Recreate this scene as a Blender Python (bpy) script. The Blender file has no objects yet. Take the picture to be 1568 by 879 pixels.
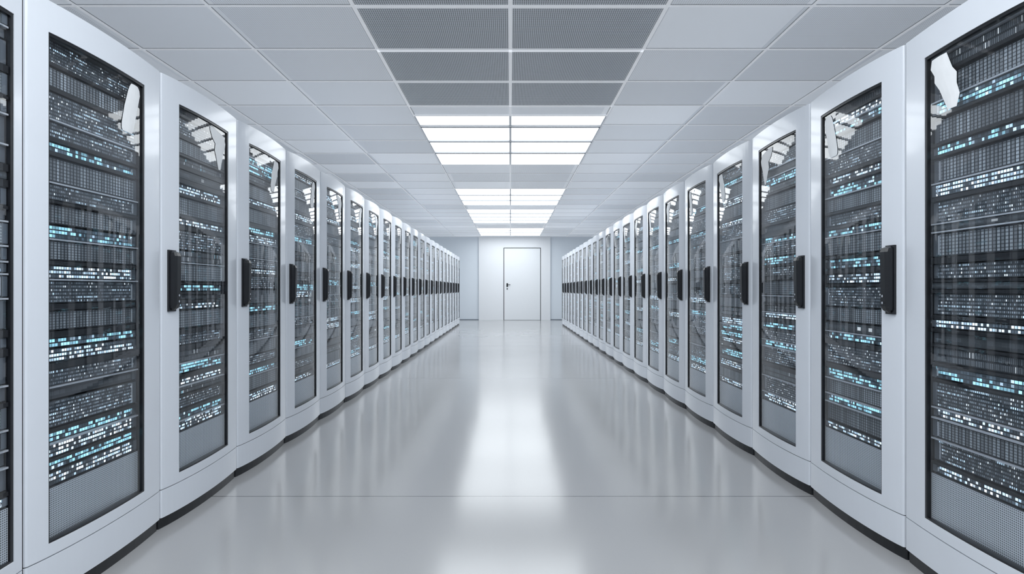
import bpy, math, random
from mathutils import Vector
random.seed(7)
scene = bpy.context.scene
scene.view_settings.view_transform = 'Standard'
scene.view_settings.look = 'None'

# ------------------------------------------------------------------ constants
W = 1.70        # half aisle width
EYE = 1.17
CEIL = 3.17
PITCH = 0.80
END_Y = 22.4
SIDE = 3.5
BACK_Y = -4.5

# ------------------------------------------------------------------ node helpers
class NB:
    def __init__(s, name):
        s.mat = bpy.data.materials.new(name); s.mat.use_nodes = True
        s.nt = s.mat.node_tree; s.nt.nodes.clear()
        s.out = s.nt.nodes.new('ShaderNodeOutputMaterial')
    def n(s, t, **kw):
        nd = s.nt.nodes.new(t)
        for k, v in kw.items(): setattr(nd, k, v)
        return nd
    def link(s, a, b): s.nt.links.new(a, b)
    def put(s, sock, v):
        if hasattr(v, 'is_output'): s.link(v, sock)
        else:
            if isinstance(v, tuple) and len(v) == 3 and sock.type == 'RGBA': v = v + (1,)
            sock.default_value = v
    def m(s, op, a, b=0.0, c=None):
        nd = s.n('ShaderNodeMath', operation=op)
        s.put(nd.inputs[0], a); s.put(nd.inputs[1], b)
        if c is not None: s.put(nd.inputs[2], c)
        return nd.outputs[0]
    def mix(s, f, a, b):
        nd = s.n('ShaderNodeMix', data_type='RGBA')
        s.put(nd.inputs[0], f); s.put(nd.inputs[6], a); s.put(nd.inputs[7], b)
        return nd.outputs[2]
    def xyz(s, x, y, z):
        nd = s.n('ShaderNodeCombineXYZ')
        s.put(nd.inputs[0], x); s.put(nd.inputs[1], y); s.put(nd.inputs[2], z)
        return nd.outputs[0]
    def sep(s, v):
        nd = s.n('ShaderNodeSeparateXYZ'); s.link(v, nd.inputs[0]); return nd.outputs
    def bsdf(s, col, rough=0.5, metal=0.0, spec=0.5, emis=None, estr=0.0, coat=0.0):
        b = s.n('ShaderNodeBsdfPrincipled')
        s.put(b.inputs['Base Color'], col); s.put(b.inputs['Roughness'], rough)
        s.put(b.inputs['Metallic'], metal); s.put(b.inputs['Specular IOR Level'], spec)
        s.put(b.inputs['Coat Weight'], coat); b.inputs['Coat Roughness'].default_value = 0.08
        if emis is not None:
            s.put(b.inputs['Emission Color'], emis); s.put(b.inputs['Emission Strength'], estr)
        s.link(b.outputs[0], s.out.inputs[0]); return b

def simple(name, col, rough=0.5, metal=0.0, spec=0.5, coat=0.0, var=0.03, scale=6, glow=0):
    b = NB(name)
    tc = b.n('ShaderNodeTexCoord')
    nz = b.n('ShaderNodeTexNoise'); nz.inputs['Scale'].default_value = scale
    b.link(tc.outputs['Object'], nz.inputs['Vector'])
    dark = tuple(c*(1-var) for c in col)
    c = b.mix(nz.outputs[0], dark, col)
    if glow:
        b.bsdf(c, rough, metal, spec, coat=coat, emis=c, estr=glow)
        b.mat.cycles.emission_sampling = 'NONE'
    else:
        b.bsdf(c, rough, metal, spec, coat=coat)
    return b.mat

def cellmat(name, cw, dark, cell, lo, hi, gu, gv, p_on, cluster, estr, colA, colB, metal=0.0, bayline=0, rough=.4):
    b = NB(name)
    uv = b.n('ShaderNodeUVMap'); uv.uv_map = 'UVMap'
    o = b.sep(uv.outputs[0]); oi = b.n('ShaderNodeObjectInfo')
    u = b.m('DIVIDE', o[0], cw); v = o[1]
    fu = b.m('FRACT', u); iu = b.m('FLOOR', u); fv = b.m('FRACT', v); iv = b.m('FLOOR', v)
    def band(f, g): return b.m('MULTIPLY', b.m('GREATER_THAN', f, g), b.m('LESS_THAN', f, 1-g))
    mask = b.m('MULTIPLY', band(fu, gu), band(fv, gv))
    rnd = b.m('MULTIPLY', oi.outputs['Random'], 97.0)
    wn = b.n('ShaderNodeTexWhiteNoise', noise_dimensions='3D')
    b.link(b.xyz(iu, iv, rnd), wn.inputs['Vector'])
    rc = b.sep(wn.outputs['Color']); r1 = wn.outputs['Value']
    nz = b.n('ShaderNodeTexNoise', noise_dimensions='3D'); nz.inputs['Scale'].default_value = 1.0
    nz.inputs['Detail'].default_value = 1.0
    b.link(b.xyz(b.m('MULTIPLY', o[0], 8.0), b.m('MULTIPLY', iv, 1.7), rnd), nz.inputs['Vector'])
    cl = b.m('GREATER_THAN', nz.outputs[0], cluster)
    on = b.m('MAXIMUM', b.m('GREATER_THAN', r1, 1-p_on), b.m('MULTIPLY', cl, b.m('GREATER_THAN', rc[0], 0.15)))
    bri = b.m('ADD', b.m('MULTIPLY', rc[1], hi-lo), lo)
    cc = b.mix(bri, (0, 0, 0), cell)
    sub = mask
    if bayline:
        f2 = b.m('FRACT', b.m('MULTIPLY', v, float(bayline)))
        sub = b.m('MULTIPLY', mask, b.m('ADD', 0.35, b.m('MULTIPLY', b.m('GREATER_THAN', f2, 0.35), 0.65)))
        on = b.m('MULTIPLY', on, b.m('GREATER_THAN', f2, 0.35))
    # broad tone drift along each chassis
    nz2 = b.n('ShaderNodeTexNoise', noise_dimensions='2D'); nz2.inputs['Scale'].default_value = 3.0
    b.link(b.xyz(o[0], rnd, 0.0), nz2.inputs['Vector'])
    cc = b.mix(b.m('ADD', b.m('MULTIPLY', nz2.outputs[0], 1.1), .0), (.03, .035, .04), cc)
    col = b.mix(sub, dark, cc)
    e = b.m('MULTIPLY', b.m('MULTIPLY', mask, on), b.m('ADD', 0.25, b.m('MULTIPLY', rc[2], 0.9)))
    ecol = b.mix(b.m('GREATER_THAN', b.m('ADD', nz.outputs[0], b.m('MULTIPLY', rc[0], .15)), cluster+.06), colA, colB)
    b.bsdf(col, rough, metal, 0.5, ecol, b.m('MULTIPLY', e, estr))
    b.mat.cycles.emission_sampling = 'NONE'
    return b.mat

# ------------------------------------------------------------------ materials
WHT = (0.86, 0.94, 1.0); CYN = (0.36, 0.80, 1.0); BLU = (0.58, 0.80, 1.0)
MATS = {}
MATS['white'] = simple('rack_white_paint', (0.815, 0.845, 0.90), 0.26, coat=0.35, var=0.02)
MATS['black'] = simple('rack_gap_shade_black', (0.010, 0.011, 0.014), 0.35)
MATS['liner'] = simple('dark_rack_liner', (0.03, 0.037, 0.045), 0.45)
MATS['rail'] = simple('steel_rail', (0.26, 0.29, 0.33), 0.35, metal=0.7)
MATS['silver'] = simple('silver_trim', (0.58, 0.61, 0.66), 0.35, metal=0.4)
MATS['glint'] = simple('painted_glass_glint', (0.97, 0.975, 0.98), 0.5, var=0.08, scale=30)  # near-white for the light reflections painted on the door glass
MATS['ports'] = cellmat('server_ports', 0.0085, (0.032, 0.040, 0.050), (0.68, 0.79, 0.90), .10, .95, .20, .24, .10, .64, 1.1, WHT, BLU)
MATS['lights'] = cellmat('server_light_row', 0.013, (0.022, 0.03, 0.04), (0.36, 0.48, 0.60), .15, 1., .10, .2, .46, .54, 2.0, WHT, BLU)
MATS['cyan'] = cellmat('server_cyan_row', 0.015, (0.025, 0.038, 0.052), (0.30, 0.44, 0.56), .15, 1., .07, .16, .14, .48, 1.5, BLU, CYN)
MATS['bays'] = cellmat('server_drive_bays', 0.0175, (0.016, 0.02, 0.026), (0.72, 0.80, 0.88), .35, .9, .15, .06, .0, .95, 0.0, WHT, BLU, bayline=7)
MATS['fins'] = cellmat('server_vent_fins', 0.008, (0.016, 0.02, 0.026), (0.48, 0.54, 0.60), .35, .9, .25, .14, .05, .68, .9, WHT, CYN)
MATS['blank'] = cellmat('server_blank_plate', 0.03, (0.045, 0.052, 0.06), (0.15, 0.17, 0.195), .5, 1., .04, .3, .05, .8, .9, WHT, CYN)

b = NB('perforated_steel')
uv = b.n('ShaderNodeUVMap'); uv.uv_map = 'UVMap'; o = b.sep(uv.outputs[0])
fx = b.m('SUBTRACT', b.m('FRACT', b.m('DIVIDE', o[0], .008)), .5)
fy = b.m('SUBTRACT', b.m('FRACT', b.m('DIVIDE', o[1], .008)), .5)
r = b.m('SQRT', b.m('ADD', b.m('MULTIPLY', fx, fx), b.m('MULTIPLY', fy, fy)))
b.bsdf(b.mix(b.m('LESS_THAN', r, .30), (.72, .76, .81), (.10, .11, .125)), .32, .35)
MATS['perf'] = b.mat

# thin glass
b = NB('door_glass')
lw = b.n('ShaderNodeLayerWeight'); lw.inputs[0].default_value = .5
fac = b.m('ADD', .075, b.m('MULTIPLY', b.m('POWER', lw.outputs['Facing'], 3.6), .80))
tr = b.n('ShaderNodeBsdfTransparent'); tr.inputs[0].default_value = (.94, .965, .985, 1)
gl = b.n('ShaderNodeBsdfGlossy'); gl.inputs['Roughness'].default_value = .015
mx = b.n('ShaderNodeMixShader'); b.link(fac, mx.inputs[0]); b.link(tr.outputs[0], mx.inputs[1]); b.link(gl.outputs[0], mx.inputs[2])
b.link(mx.outputs[0], b.out.inputs[0])
MATS['glass'] = b.mat

# ------------------------------------------------------------------ mesh builder
class MB:
    def __init__(s, sx=1): s.v=[]; s.f=[]; s.mi=[]; s.sm=[]; s.uv=[]; s.sx=sx
    def quad(s, pts, out, mat, smooth=False, uv=None):
        pts = [Vector((p[0]*s.sx, p[1], p[2])) for p in pts]
        out = Vector((out[0]*s.sx, out[1], out[2]))
        uv = uv or [(0, 0)]*len(pts)
        nrm = Vector((0, 0, 0))
        for i in range(len(pts)):
            nrm += pts[i].cross(pts[(i+1) % len(pts)])
        if (nrm).dot(out) < 0: pts = pts[::-1]; uv = uv[::-1]
        i0 = len(s.v); s.v += [tuple(p) for p in pts]
        s.f.append(list(range(i0, i0+len(pts)))); s.mi.append(mat); s.sm.append(smooth); s.uv.append(uv)
    def box(s, x0, x1, y0, y1, z0, z1, mat, front=None, fuv=None, ends=None):
        q = s.quad
        uvf = fuv or [(0, 0)]*4
        ends = ends or mat
        q([(x1,y0,z0),(x1,y1,z0),(x1,y1,z1),(x1,y0,z1)], (1,0,0), front or mat, uv=uvf)
        q([(x0,y0,z0),(x0,y1,z0),(x0,y1,z1),(x0,y0,z1)], (-1,0,0), mat)
        q([(x0,y0,z0),(x1,y0,z0),(x1,y0,z1),(x0,y0,z1)], (0,-1,0), ends)
        q([(x0,y1,z0),(x1,y1,z0),(x1,y1,z1),(x0,y1,z1)], (0,1,0), ends)
        q([(x0,y0,z0),(x1,y0,z0),(x1,y1,z0),(x0,y1,z0)], (0,0,-1), mat)
        q([(x0,y0,z1),(x1,y0,z1),(x1,y1,z1),(x0,y1,z1)], (0,0,1), mat)
    def build(s, name):
        used = []
        for m in s.mi:
            if m not in used: used.append(m)
        me = bpy.data.meshes.new(name)
        me.from_pydata(s.v, [], s.f)
        for m in used: me.materials.append(MATS[m])
        ul = me.uv_layers.new(name='UVMap')
        k = 0
        for p, m, sm, uv in zip(me.polygons, s.mi, s.sm, s.uv):
            p.material_index = used.index(m); p.use_smooth = sm
            for c in uv:
                ul.data[k].uv = c; k += 1
        me.update()
        return me

def obj(name, me, loc=(0,0,0)):
    o = bpy.data.objects.new(name, me); o.location = loc
    scene.collection.objects.link(o); return o

# ------------------------------------------------------------------ rack
RW = PITCH - 0.008
BUL = 0.030
def Y(t): return -RW/2 + t*RW
def bx(t):
    q = max(0.0, min(1.0, t))**.85
    return BUL*4*q*(1-q)
def rounding(t, r=0.008):
    d = min(t, 1-t)*RW
    if d >= r: return 0
    k = (r-d)/r
    return r*(1-math.sqrt(max(0, 1-k*k)))
def tsamples(t0, t1, n):
    ts = [t0+(t1-t0)*i/n for i in range(n+1)]
    ex = [0, .002, .004, .007, .0102]
    if t0 == 0: ts = ex + [t for t in ts if t > .02]
    if t1 == 1: ts = [t for t in ts if t < .98] + [1-e for e in ex[::-1]]
    return ts
def slab(mb, t0, t1, z0, z1, off, th, mat, n=12):
    ts = tsamples(t0, t1, n)
    def F(t): return bx(t)+off-rounding(t)
    def Bk(t): return bx(t)+off-th
    for a, c in zip(ts[:-1], ts[1:]):
        fa, fc, ba, bc = F(a), F(c), Bk(a), Bk(c)
        mb.quad([(fa,Y(a),z0),(fc,Y(c),z0),(fc,Y(c),z1),(fa,Y(a),z1)], (1,0,0), mat, True)
        mb.quad([(ba,Y(a),z0),(bc,Y(c),z0),(bc,Y(c),z1),(ba,Y(a),z1)], (-1,0,0), mat)
        mb.quad([(fa,Y(a),z0),(fc,Y(c),z0),(bc,Y(c),z0),(ba,Y(a),z0)], (0,0,-1), mat)
        mb.quad([(fa,Y(a),z1),(fc,Y(c),z1),(bc,Y(c),z1),(ba,Y(a),z1)], (0,0,1), mat)
    for t, d in ((ts[0],-1),(ts[-1],1)):
        em = 'black' if (t == 0 or t == 1) else mat  # outer edge faces coloured black to deepen the dark gap between racks
        mb.quad([(F(t),Y(t),z0),(Bk(t),Y(t),z0),(Bk(t),Y(t),z1),(F(t),Y(t),z1)], (0,d,0), em)

WZ0, WZ1, TOP = 0.240, 2.110, 2.225
def handle(mb, t, x):
    y = Y(t)
    mb.box(x-.004, x+.006, y-.030, y+.030, 1.06, 1.365, 'black')
    lv = [(1.066,.45,.012),(1.078,.9,.028),(1.095,1,.036),(1.335,1,.040),(1.352,.9,.034),(1.36,.5,.014)]
    rings = []
    for z, s_, d in lv:
        w = .025*s_; c = min(.009, w*.4)
        rings.append([(x+.004,y-w,z),(x+d-c,y-w,z),(x+d,y-w+c,z),(x+d,y+w-c,z),(x+d-c,y+w,z),(x+.004,y+w,z)])
    for r0, r1 in zip(rings[:-1], rings[1:]):
        for i in range(5):
            p = [r0[i], r0[i+1], r1[i+1], r1[i]]
            cx = sum(q[0] for q in p)/4-(x+.01); cy = sum(q[1] for q in p)/4-y
            mb.quad(p, (cx, cy, 0), 'black')
    mb.quad(rings[0], (0,0,-1), 'black'); mb.quad(rings[-1], (0,0,1), 'black')
    for zz in (1.11, 1.14):
        pts = [(x+.0395, y+.006*math.cos(a), zz+.006*math.sin(a)) for a in [i*math.pi/4 for i in range(8)]]
        mb.quad(pts, (1,0,0), 'silver')

def glint_patch(mb, rng, kind):  # white patch shaped like a ceiling-light reflection on the glass
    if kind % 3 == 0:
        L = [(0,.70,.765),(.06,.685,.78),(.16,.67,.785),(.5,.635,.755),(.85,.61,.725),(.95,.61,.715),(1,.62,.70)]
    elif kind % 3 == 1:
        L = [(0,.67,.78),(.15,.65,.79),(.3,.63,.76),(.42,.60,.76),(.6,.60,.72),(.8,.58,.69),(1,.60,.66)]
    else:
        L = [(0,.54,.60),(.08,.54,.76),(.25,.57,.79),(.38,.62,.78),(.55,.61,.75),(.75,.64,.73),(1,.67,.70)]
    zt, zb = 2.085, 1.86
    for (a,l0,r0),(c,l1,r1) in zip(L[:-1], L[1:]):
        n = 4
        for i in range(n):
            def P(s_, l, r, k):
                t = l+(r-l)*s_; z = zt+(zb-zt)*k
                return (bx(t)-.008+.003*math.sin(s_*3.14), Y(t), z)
            mb.quad([P(i/n,l0,r0,a),P((i+1)/n,l0,r0,a),P((i+1)/n,l1,r1,c),P(i/n,l1,r1,c)], (1,0,0), 'glint', True)

def make_rack(sx, seed, WT0=.155, WT1=.825, has_handle=True):
    rng = random.Random(seed)
    mb = MB(sx)
    h = RW/2
    mb.box(-1.10, -.17, -h, h, .055, TOP-.008, 'white')
    mb.box(-.17, bx(0)-.028, -h, -h+.02, .055, TOP-.008, 'white', ends='black')  # side faces coloured black so the gap between racks looks darker
    mb.box(-.17, bx(0)-.028, h-.02, h, .055, TOP-.008, 'white', ends='black')
    mb.box(-.17, -.02, -h+.02, h-.02, TOP-.03, TOP-.008, 'white')
    mb.box(-.17, -.02, -h+.02, h-.02, .055, .08, 'white')
    mb.box(-.168, -.14, -h+.021, h-.021, .08, TOP-.03, 'liner')
    mb.box(-.14, -.005, -h+.021, -h+.025, .08, TOP-.03, 'liner')
    mb.box(-.14, -.005, h-.025, h-.021, .08, TOP-.03, 'liner')
    slab(mb, 0, 1, 0, .055, -.014, .08, 'black')
    mb.box(-1.08, -.05, -h+.01, h-.01, 0, .055, 'black')
    slab(mb, 0, 1, .055, .190, 0, .03, 'white', 20)
    slab(mb, 0, 1, .190, .194, -.006, .02, 'black', 20)
    slab(mb, 0, 1, .194, WZ0, 0, .03, 'white', 20)
    slab(mb, 0, 1, WZ1, TOP, 0, .03, 'white', 20)
    slab(mb, 0, WT0, WZ0, WZ1, 0, .03, 'white', 5)
    slab(mb, WT1, 1, WZ0, WZ1, 0, .03, 'white', 5)
    g = .008
    slab(mb, WT0, WT0+g, WZ0, WZ1, -.003, .03, 'black', 1)
    slab(mb, WT1-g*2, WT1, WZ0, WZ1, -.003, .03, 'black', 1)
    slab(mb, WT0, WT1, WZ0, WZ0+.007, -.003, .03, 'black', 14)
    slab(mb, WT0, WT1, WZ1-.012, WZ1, -.003, .03, 'black', 14)
    ts = [WT0+.004+(WT1-WT0-.008)*i/18 for i in range(19)]
    for a, c in zip(ts[:-1], ts[1:]):
        mb.quad([(bx(a)-.010,Y(a),WZ0+.004),(bx(c)-.010,Y(c),WZ0+.004),(bx(c)-.010,Y(c),WZ1-.004),(bx(a)-.010,Y(a),WZ1-.004)], (1,0,0), 'glass', True)
    y0, y1 = Y(WT0-.025), Y(WT1-.02)
    mb.box(-.10, -.016, y1+.004, y1+.022, .20, 2.14, 'rail')
    uid = seed*50
    z = .245
    xs = min(.0, bx(WT0)-.020)
    def unit(z0, z1, x, mat, rows):
        nonlocal uid
        uid += 1
        o = uid*1.37
        mb.box(-.12, x, y0, y1, z0, z1, 'liner', front=mat, fuv=[(y0+o,0),(y1+o,0),(y1+o,rows),(y0+o,rows)])
        # mounting ear on the far end + pull tab
        if z1-z0 > .03:
            mb.box(x, x+.0015, y1-.022, y1, z0+.002, z1-.002, 'rail')
            if rng.random() < .5:
                mb.box(x, x+.003, y1-.034, y1-.028, z0+.008, z1-.008, 'silver')
    mb.box(-.12, xs-.002, y0, y1, z, z+.185, 'rail', front='perf', fuv=[(y0,0),(y1,0),(y1,.185),(y0,.185)])
    z += .192
    last = None
    first = True
    while z < 2.09:
        if first:
            k = 'lights'; first = False
        else:
            k = rng.choices(['ports','lights','cyan','bays','fins','blank'], [28,17,13,28,8,6])[0]
            if k == last: k = rng.choice(['ports','bays','cyan','lights'])
        last = k
        hgt = {'ports':rng.choice([.06,.085,.10]),'lights':rng.choice([.034,.05]),'cyan':rng.choice([.036,.05]),
               'bays':rng.choice([.075,.095]),'fins':rng.choice([.04,.06]),'blank':rng.choice([.025,.045])}[k]
        rows = {'ports':max(3,round(hgt/.014)),'lights':2 if hgt<.04 else 3,'cyan':2 if hgt<.04 else 3,'bays':1,'fins':2,'blank':1}[k]
        if z+hgt > 2.105: hgt = 2.105-z
        x = xs - rng.uniform(.004, .018)
        unit(z, z+hgt-.003, x, k, rows)
        z += hgt
        s_ = rng.random()
        if s_ < .32:
            mb.box(-.12, xs, y0, y1, z-.001, z+.005, 'silver'); z += .008
        elif s_ < .88:
            d = rng.choice([.010,.014,.024])
            mb.box(-.12, xs, y0, y1, z, z+d, 'black'); z += d+.004
        else:
            z += .004
    mb.box(-.12, -.01, y0, y1, 2.105, 2.14, 'liner')
    glint_patch(mb, rng, seed)
    if has_handle: handle(mb, .085, bx(.085))
    return mb.build('server_rack_mesh')

NV = 6
left = [make_rack(1, i) for i in range(NV)]
right = [make_rack(-1, i+NV) for i in range(NV)]
first_left = make_rack(1, 30, .108, .82, False)
second_left = make_rack(1, 32, .155, .945, True)
for n in range(-6, 22):
    me = left[(n*5+2*(n//6)) % NV]
    if n == 0: me = first_left
    if n == -1: me = second_left
    obj('server_rack', me, (-W, 2.855-.4+.8*n, 0))
for n in range(-5, 22):
    obj('server_rack', right[(n*5+2*(n//6)+1) % NV], (W, 2.534-.4+.8*n, 0))

# ------------------------------------------------------------------ floor
b = NB('epoxy_floor')
tc = b.n('ShaderNodeTexCoord'); o = b.sep(tc.outputs['Object'])
g = b.m('ABSOLUTE', b.m('SUBTRACT', b.m('FRACT', b.m('DIVIDE', b.m('ADD', o[1], 4.42*3-3.32+2.21), 4.42)), .5))
line = b.m('LESS_THAN', g, .0035/4.42)
nz = b.n('ShaderNodeTexNoise'); nz.inputs['Scale'].default_value = .8; b.link(tc.outputs['Object'], nz.inputs['Vector'])
base = b.mix(nz.outputs[0], (.40, .398, .40), (.425, .423, .425))
b.bsdf(b.mix(line, base, (.05, .05, .055)), b.mix(nz.outputs[0], (.145,.145,.145), (.18,.18,.18)), 0, .55)
MATS['floor'] = b.mat
mb = MB(); mb.box(-SIDE-.1, SIDE+.1, BACK_Y-.1, END_Y+.1, -.1, 0, 'floor'); obj('floor', mb.build('floor'))

# ------------------------------------------------------------------ ceiling
TY0 = 4.89-.75*12
b = NB('ceiling_tiles')
tc = b.n('ShaderNodeTexCoord'); o = b.sep(tc.outputs['Object'])
ax = b.m('DIVIDE', b.m('ABSOLUTE', o[0]), 1.04)
ix = b.m('ADD', b.m('FLOOR', ax), b.m('MULTIPLY', b.m('SIGN', o[0]), 7.3))
iy = b.m('FLOOR', b.m('DIVIDE', b.m('SUBTRACT', o[1], TY0), .75))
wn = b.n('ShaderNodeTexWhiteNoise'); b.link(b.xyz(ix, iy, 1.0), wn.inputs['Vector'])
fx = b.m('SUBTRACT', b.m('FRACT', b.m('DIVIDE', o[0], .016)), .5)
fy = b.m('SUBTRACT', b.m('FRACT', b.m('DIVIDE', o[1], .016)), .5)
r = b.m('SQRT', b.m('ADD', b.m('MULTIPLY', fx, fx), b.m('MULTIPLY', fy, fy)))
perf = b.m('MULTIPLY', b.m('LESS_THAN', r, .22), b.m('GREATER_THAN', wn.outputs['Value'], .72))
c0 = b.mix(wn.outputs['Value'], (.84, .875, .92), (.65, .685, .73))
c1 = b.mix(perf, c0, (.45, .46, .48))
# faint glow added to the tiles to brighten ceiling and room; no lamp behind
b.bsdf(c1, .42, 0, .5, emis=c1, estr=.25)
MATS['tile'] = b.mat
MATS['tbar'] = simple('ceiling_t_bar', (.86, .88, .91), .4, glow=.28)  # glow added so the bars don't look darker than the glowing tiles
MATS['lbar'] = simple('lamp_louvre_bar', (.80, .82, .85), .4)
MATS['wallm'] = simple('wall_paint', (.83, .88, .93), .5, var=.01)
MATS['wallw'] = simple('white_wall_panel', (.94, .95, .965), .4, var=.01)
MATS['doorm'] = simple('door_white_paint', (.93, .945, .96), .35, var=.01)
MATS['gap'] = simple('dark_gap', (.05, .055, .06), .6)
MATS['gapl'] = simple('tile_shadow_gap', (.38, .39, .41), .6)
b = NB('vent_grille')
tc = b.n('ShaderNodeTexCoord'); o = b.sep(tc.outputs['Object'])
fx = b.m('SUBTRACT', b.m('FRACT', b.m('DIVIDE', o[0], .015)), .5)
fy = b.m('SUBTRACT', b.m('FRACT', b.m('DIVIDE', o[1], .015)), .5)
r = b.m('SQRT', b.m('ADD', b.m('MULTIPLY', fx, fx), b.m('MULTIPLY', fy, fy)))
b.bsdf(b.mix(b.m('LESS_THAN', r, .33), (.90, .92, .95), (.14, .15, .16)), .45, 0)
MATS['grille'] = b.mat
def emis(name, col, st):
    b = NB(name); tc = b.n('ShaderNodeTexCoord')
    nz = b.n('ShaderNodeTexNoise'); nz.inputs['Scale'].default_value = 1.5; b.link(tc.outputs['Object'], nz.inputs['Vector'])
    e = b.n('ShaderNodeEmission'); b.put(e.inputs[0], b.mix(nz.outputs[0], tuple(c*.97 for c in col), col)); e.inputs[1].default_value = st
    b.link(e.outputs[0], b.out.inputs[0]); return b.mat
MATS['lamp'] = emis('light_diffuser', (.90, .955, 1.0), 4.6)

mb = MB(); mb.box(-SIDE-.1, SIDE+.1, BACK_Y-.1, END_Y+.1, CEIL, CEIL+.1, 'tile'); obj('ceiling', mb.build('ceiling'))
mb = MB()
ZB = CEIL-.008
for x in (1.11, 2.13, 3.06):
    for s_ in (-1, 1):
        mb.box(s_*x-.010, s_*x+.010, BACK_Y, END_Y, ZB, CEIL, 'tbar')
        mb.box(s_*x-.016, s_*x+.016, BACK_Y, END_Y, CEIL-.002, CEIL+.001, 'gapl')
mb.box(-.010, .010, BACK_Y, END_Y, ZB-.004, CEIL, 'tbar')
ys = []
y = TY0
while y < END_Y:
    ys.append(y); y += .75
for y in ys:
    if y < BACK_Y+.05: continue
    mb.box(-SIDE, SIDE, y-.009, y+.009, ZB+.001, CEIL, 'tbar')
    mb.box(-SIDE, SIDE, y-.015, y+.015, CEIL-.0018, CEIL+.001, 'gapl')
obj('ceiling_grid', mb.build('ceiling_grid'))

def panel(name, y0, y1, mat, bars):
    mb = MB()
    bm_ = 'lbar' if mat == 'lamp' else 'tbar'
    for s_ in (-1, 1):
        xa, xb = (.014, 1.095) if s_ > 0 else (-1.095, -.014)
        mb.box(xa, xb, y0+.012, y1-.012, CEIL-.004, CEIL-.001, mat)
    for y in bars:
        if mat == 'lamp':
            # deep louvre blades across the diffuser
            mb.box(-1.095, 1.095, y-.030, y+.030, CEIL-.024, CEIL-.003, 'gapl')
        else:
            mb.box(-1.095, 1.095, y-.016, y+.016, CEIL-.014, CEIL-.003, bm_)
    for x0, x1 in ((-1.11,-1.09),(1.09,1.11),(-.014,.014)):
        mb.box(x0, x1, y0, y1, CEIL-.013, CEIL-.001, bm_)
    for y in (y0, y1):
        mb.box(-1.11, 1.11, y-.014, y+.014, CEIL-.013, CEIL-.001, 'tbar')
    obj(name, mb.build(name))
panel('ceiling_vent_grille', 2.64, 4.89, 'grille', [3.39, 4.14])
panel('ceiling_vent_grille', 4.91, 6.39, 'grille', [5.64])
panel('added_light_panel', 6.74, 9.37, 'lamp', [7.17, 7.89, 8.55])
panel('added_light_panel', 11.64, 13.89, 'lamp', [12.39, 13.14])
panel('added_light_panel', 14.64, 17.64, 'lamp', [15.39, 16.14, 16.89])
panel('added_light_panel', 19.14, 21.8, 'lamp', [19.89, 20.64, 21.3])
panel('added_light_panel', -3.36, -.36, 'lamp', [-2.61, -1.86, -1.11])  # unseen panel behind the camera, added to light the near racks
panel('added_light_panel', -.34, 2.62, 'lamp', [.39, 1.14, 1.89])  # unseen panel over the camera, added to light the near racks

# ------------------------------------------------------------------ walls
def wall(name, *a, mat='wallm'):
    mb = MB(); mb.box(*a, mat); obj(name, mb.build(name))
wall('wall_left', -SIDE-.1, -SIDE, BACK_Y-.1, END_Y+.1, 0, CEIL)
wall('wall_right', SIDE, SIDE+.1, BACK_Y-.1, END_Y+.1, 0, CEIL)
wall('wall_back', -SIDE, SIDE, BACK_Y-.1, BACK_Y, 0, CEIL)
wall('wall_front', -SIDE, SIDE, END_Y, END_Y+.1, 0, CEIL)
DX0, DX1, DZ = -.24, 1.14, 2.73
wall('wall_panel', -1.20, DX0-.02, END_Y-.08, END_Y, 0, CEIL, mat='wallw')
wall('wall_panel', DX1+.02, 1.52, END_Y-.08, END_Y, 0, CEIL, mat='wallw')
wall('wall_panel', DX0-.02, DX1+.02, END_Y-.08, END_Y, DZ+.02, CEIL, mat='wallw')
mb = MB()
mb.box(DX0-.018, DX1+.018, END_Y-.03, END_Y-.002, 0, DZ+.018, 'gap')
mb.box(DX0+.006, DX1-.006, END_Y-.085, END_Y-.03, .008, DZ-.006, 'doorm')
mb.box(DX0+.09, DX0+.15, END_Y-.092, END_Y-.085, 1.26, 1.40, 'black')
mb.box(DX0+.105, DX0+.125, END_Y-.13, END_Y-.092, 1.335, 1.355, 'black')
mb.box(DX0+.105, DX0+.24, END_Y-.14, END_Y-.125, 1.333, 1.357, 'black')
mb.box(DX0+.10, DX0+.14, END_Y-.10, END_Y-.085, 1.16, 1.21, 'black')
obj('door_1', mb.build('door_1'))
mb = MB()
mb.box(-SIDE, -1.21, END_Y-.012, END_Y, 0, .03, 'rail'); mb.box(1.53, SIDE, END_Y-.012, END_Y, 0, .03, 'rail')
obj('baseboard_front', mb.build('baseboard_front'))

# ------------------------------------------------------------------ world + camera
w = bpy.data.worlds.new('World'); scene.world = w; w.use_nodes = True
w.node_tree.nodes['Background'].inputs[0].default_value = (.8, .88, 1, 1)
w.node_tree.nodes['Background'].inputs[1].default_value = .3
cam = bpy.data.cameras.new('camera'); co = bpy.data.objects.new('camera', cam)
scene.collection.objects.link(co); scene.camera = co
co.location = (0, 0, EYE); co.rotation_euler = (math.pi/2, 0, 0)
cam.sensor_width = 36; cam.lens = 900/1568*36
cam.shift_x = 2.5/1568; cam.shift_y = 3.5/1568
cam.clip_start = .05
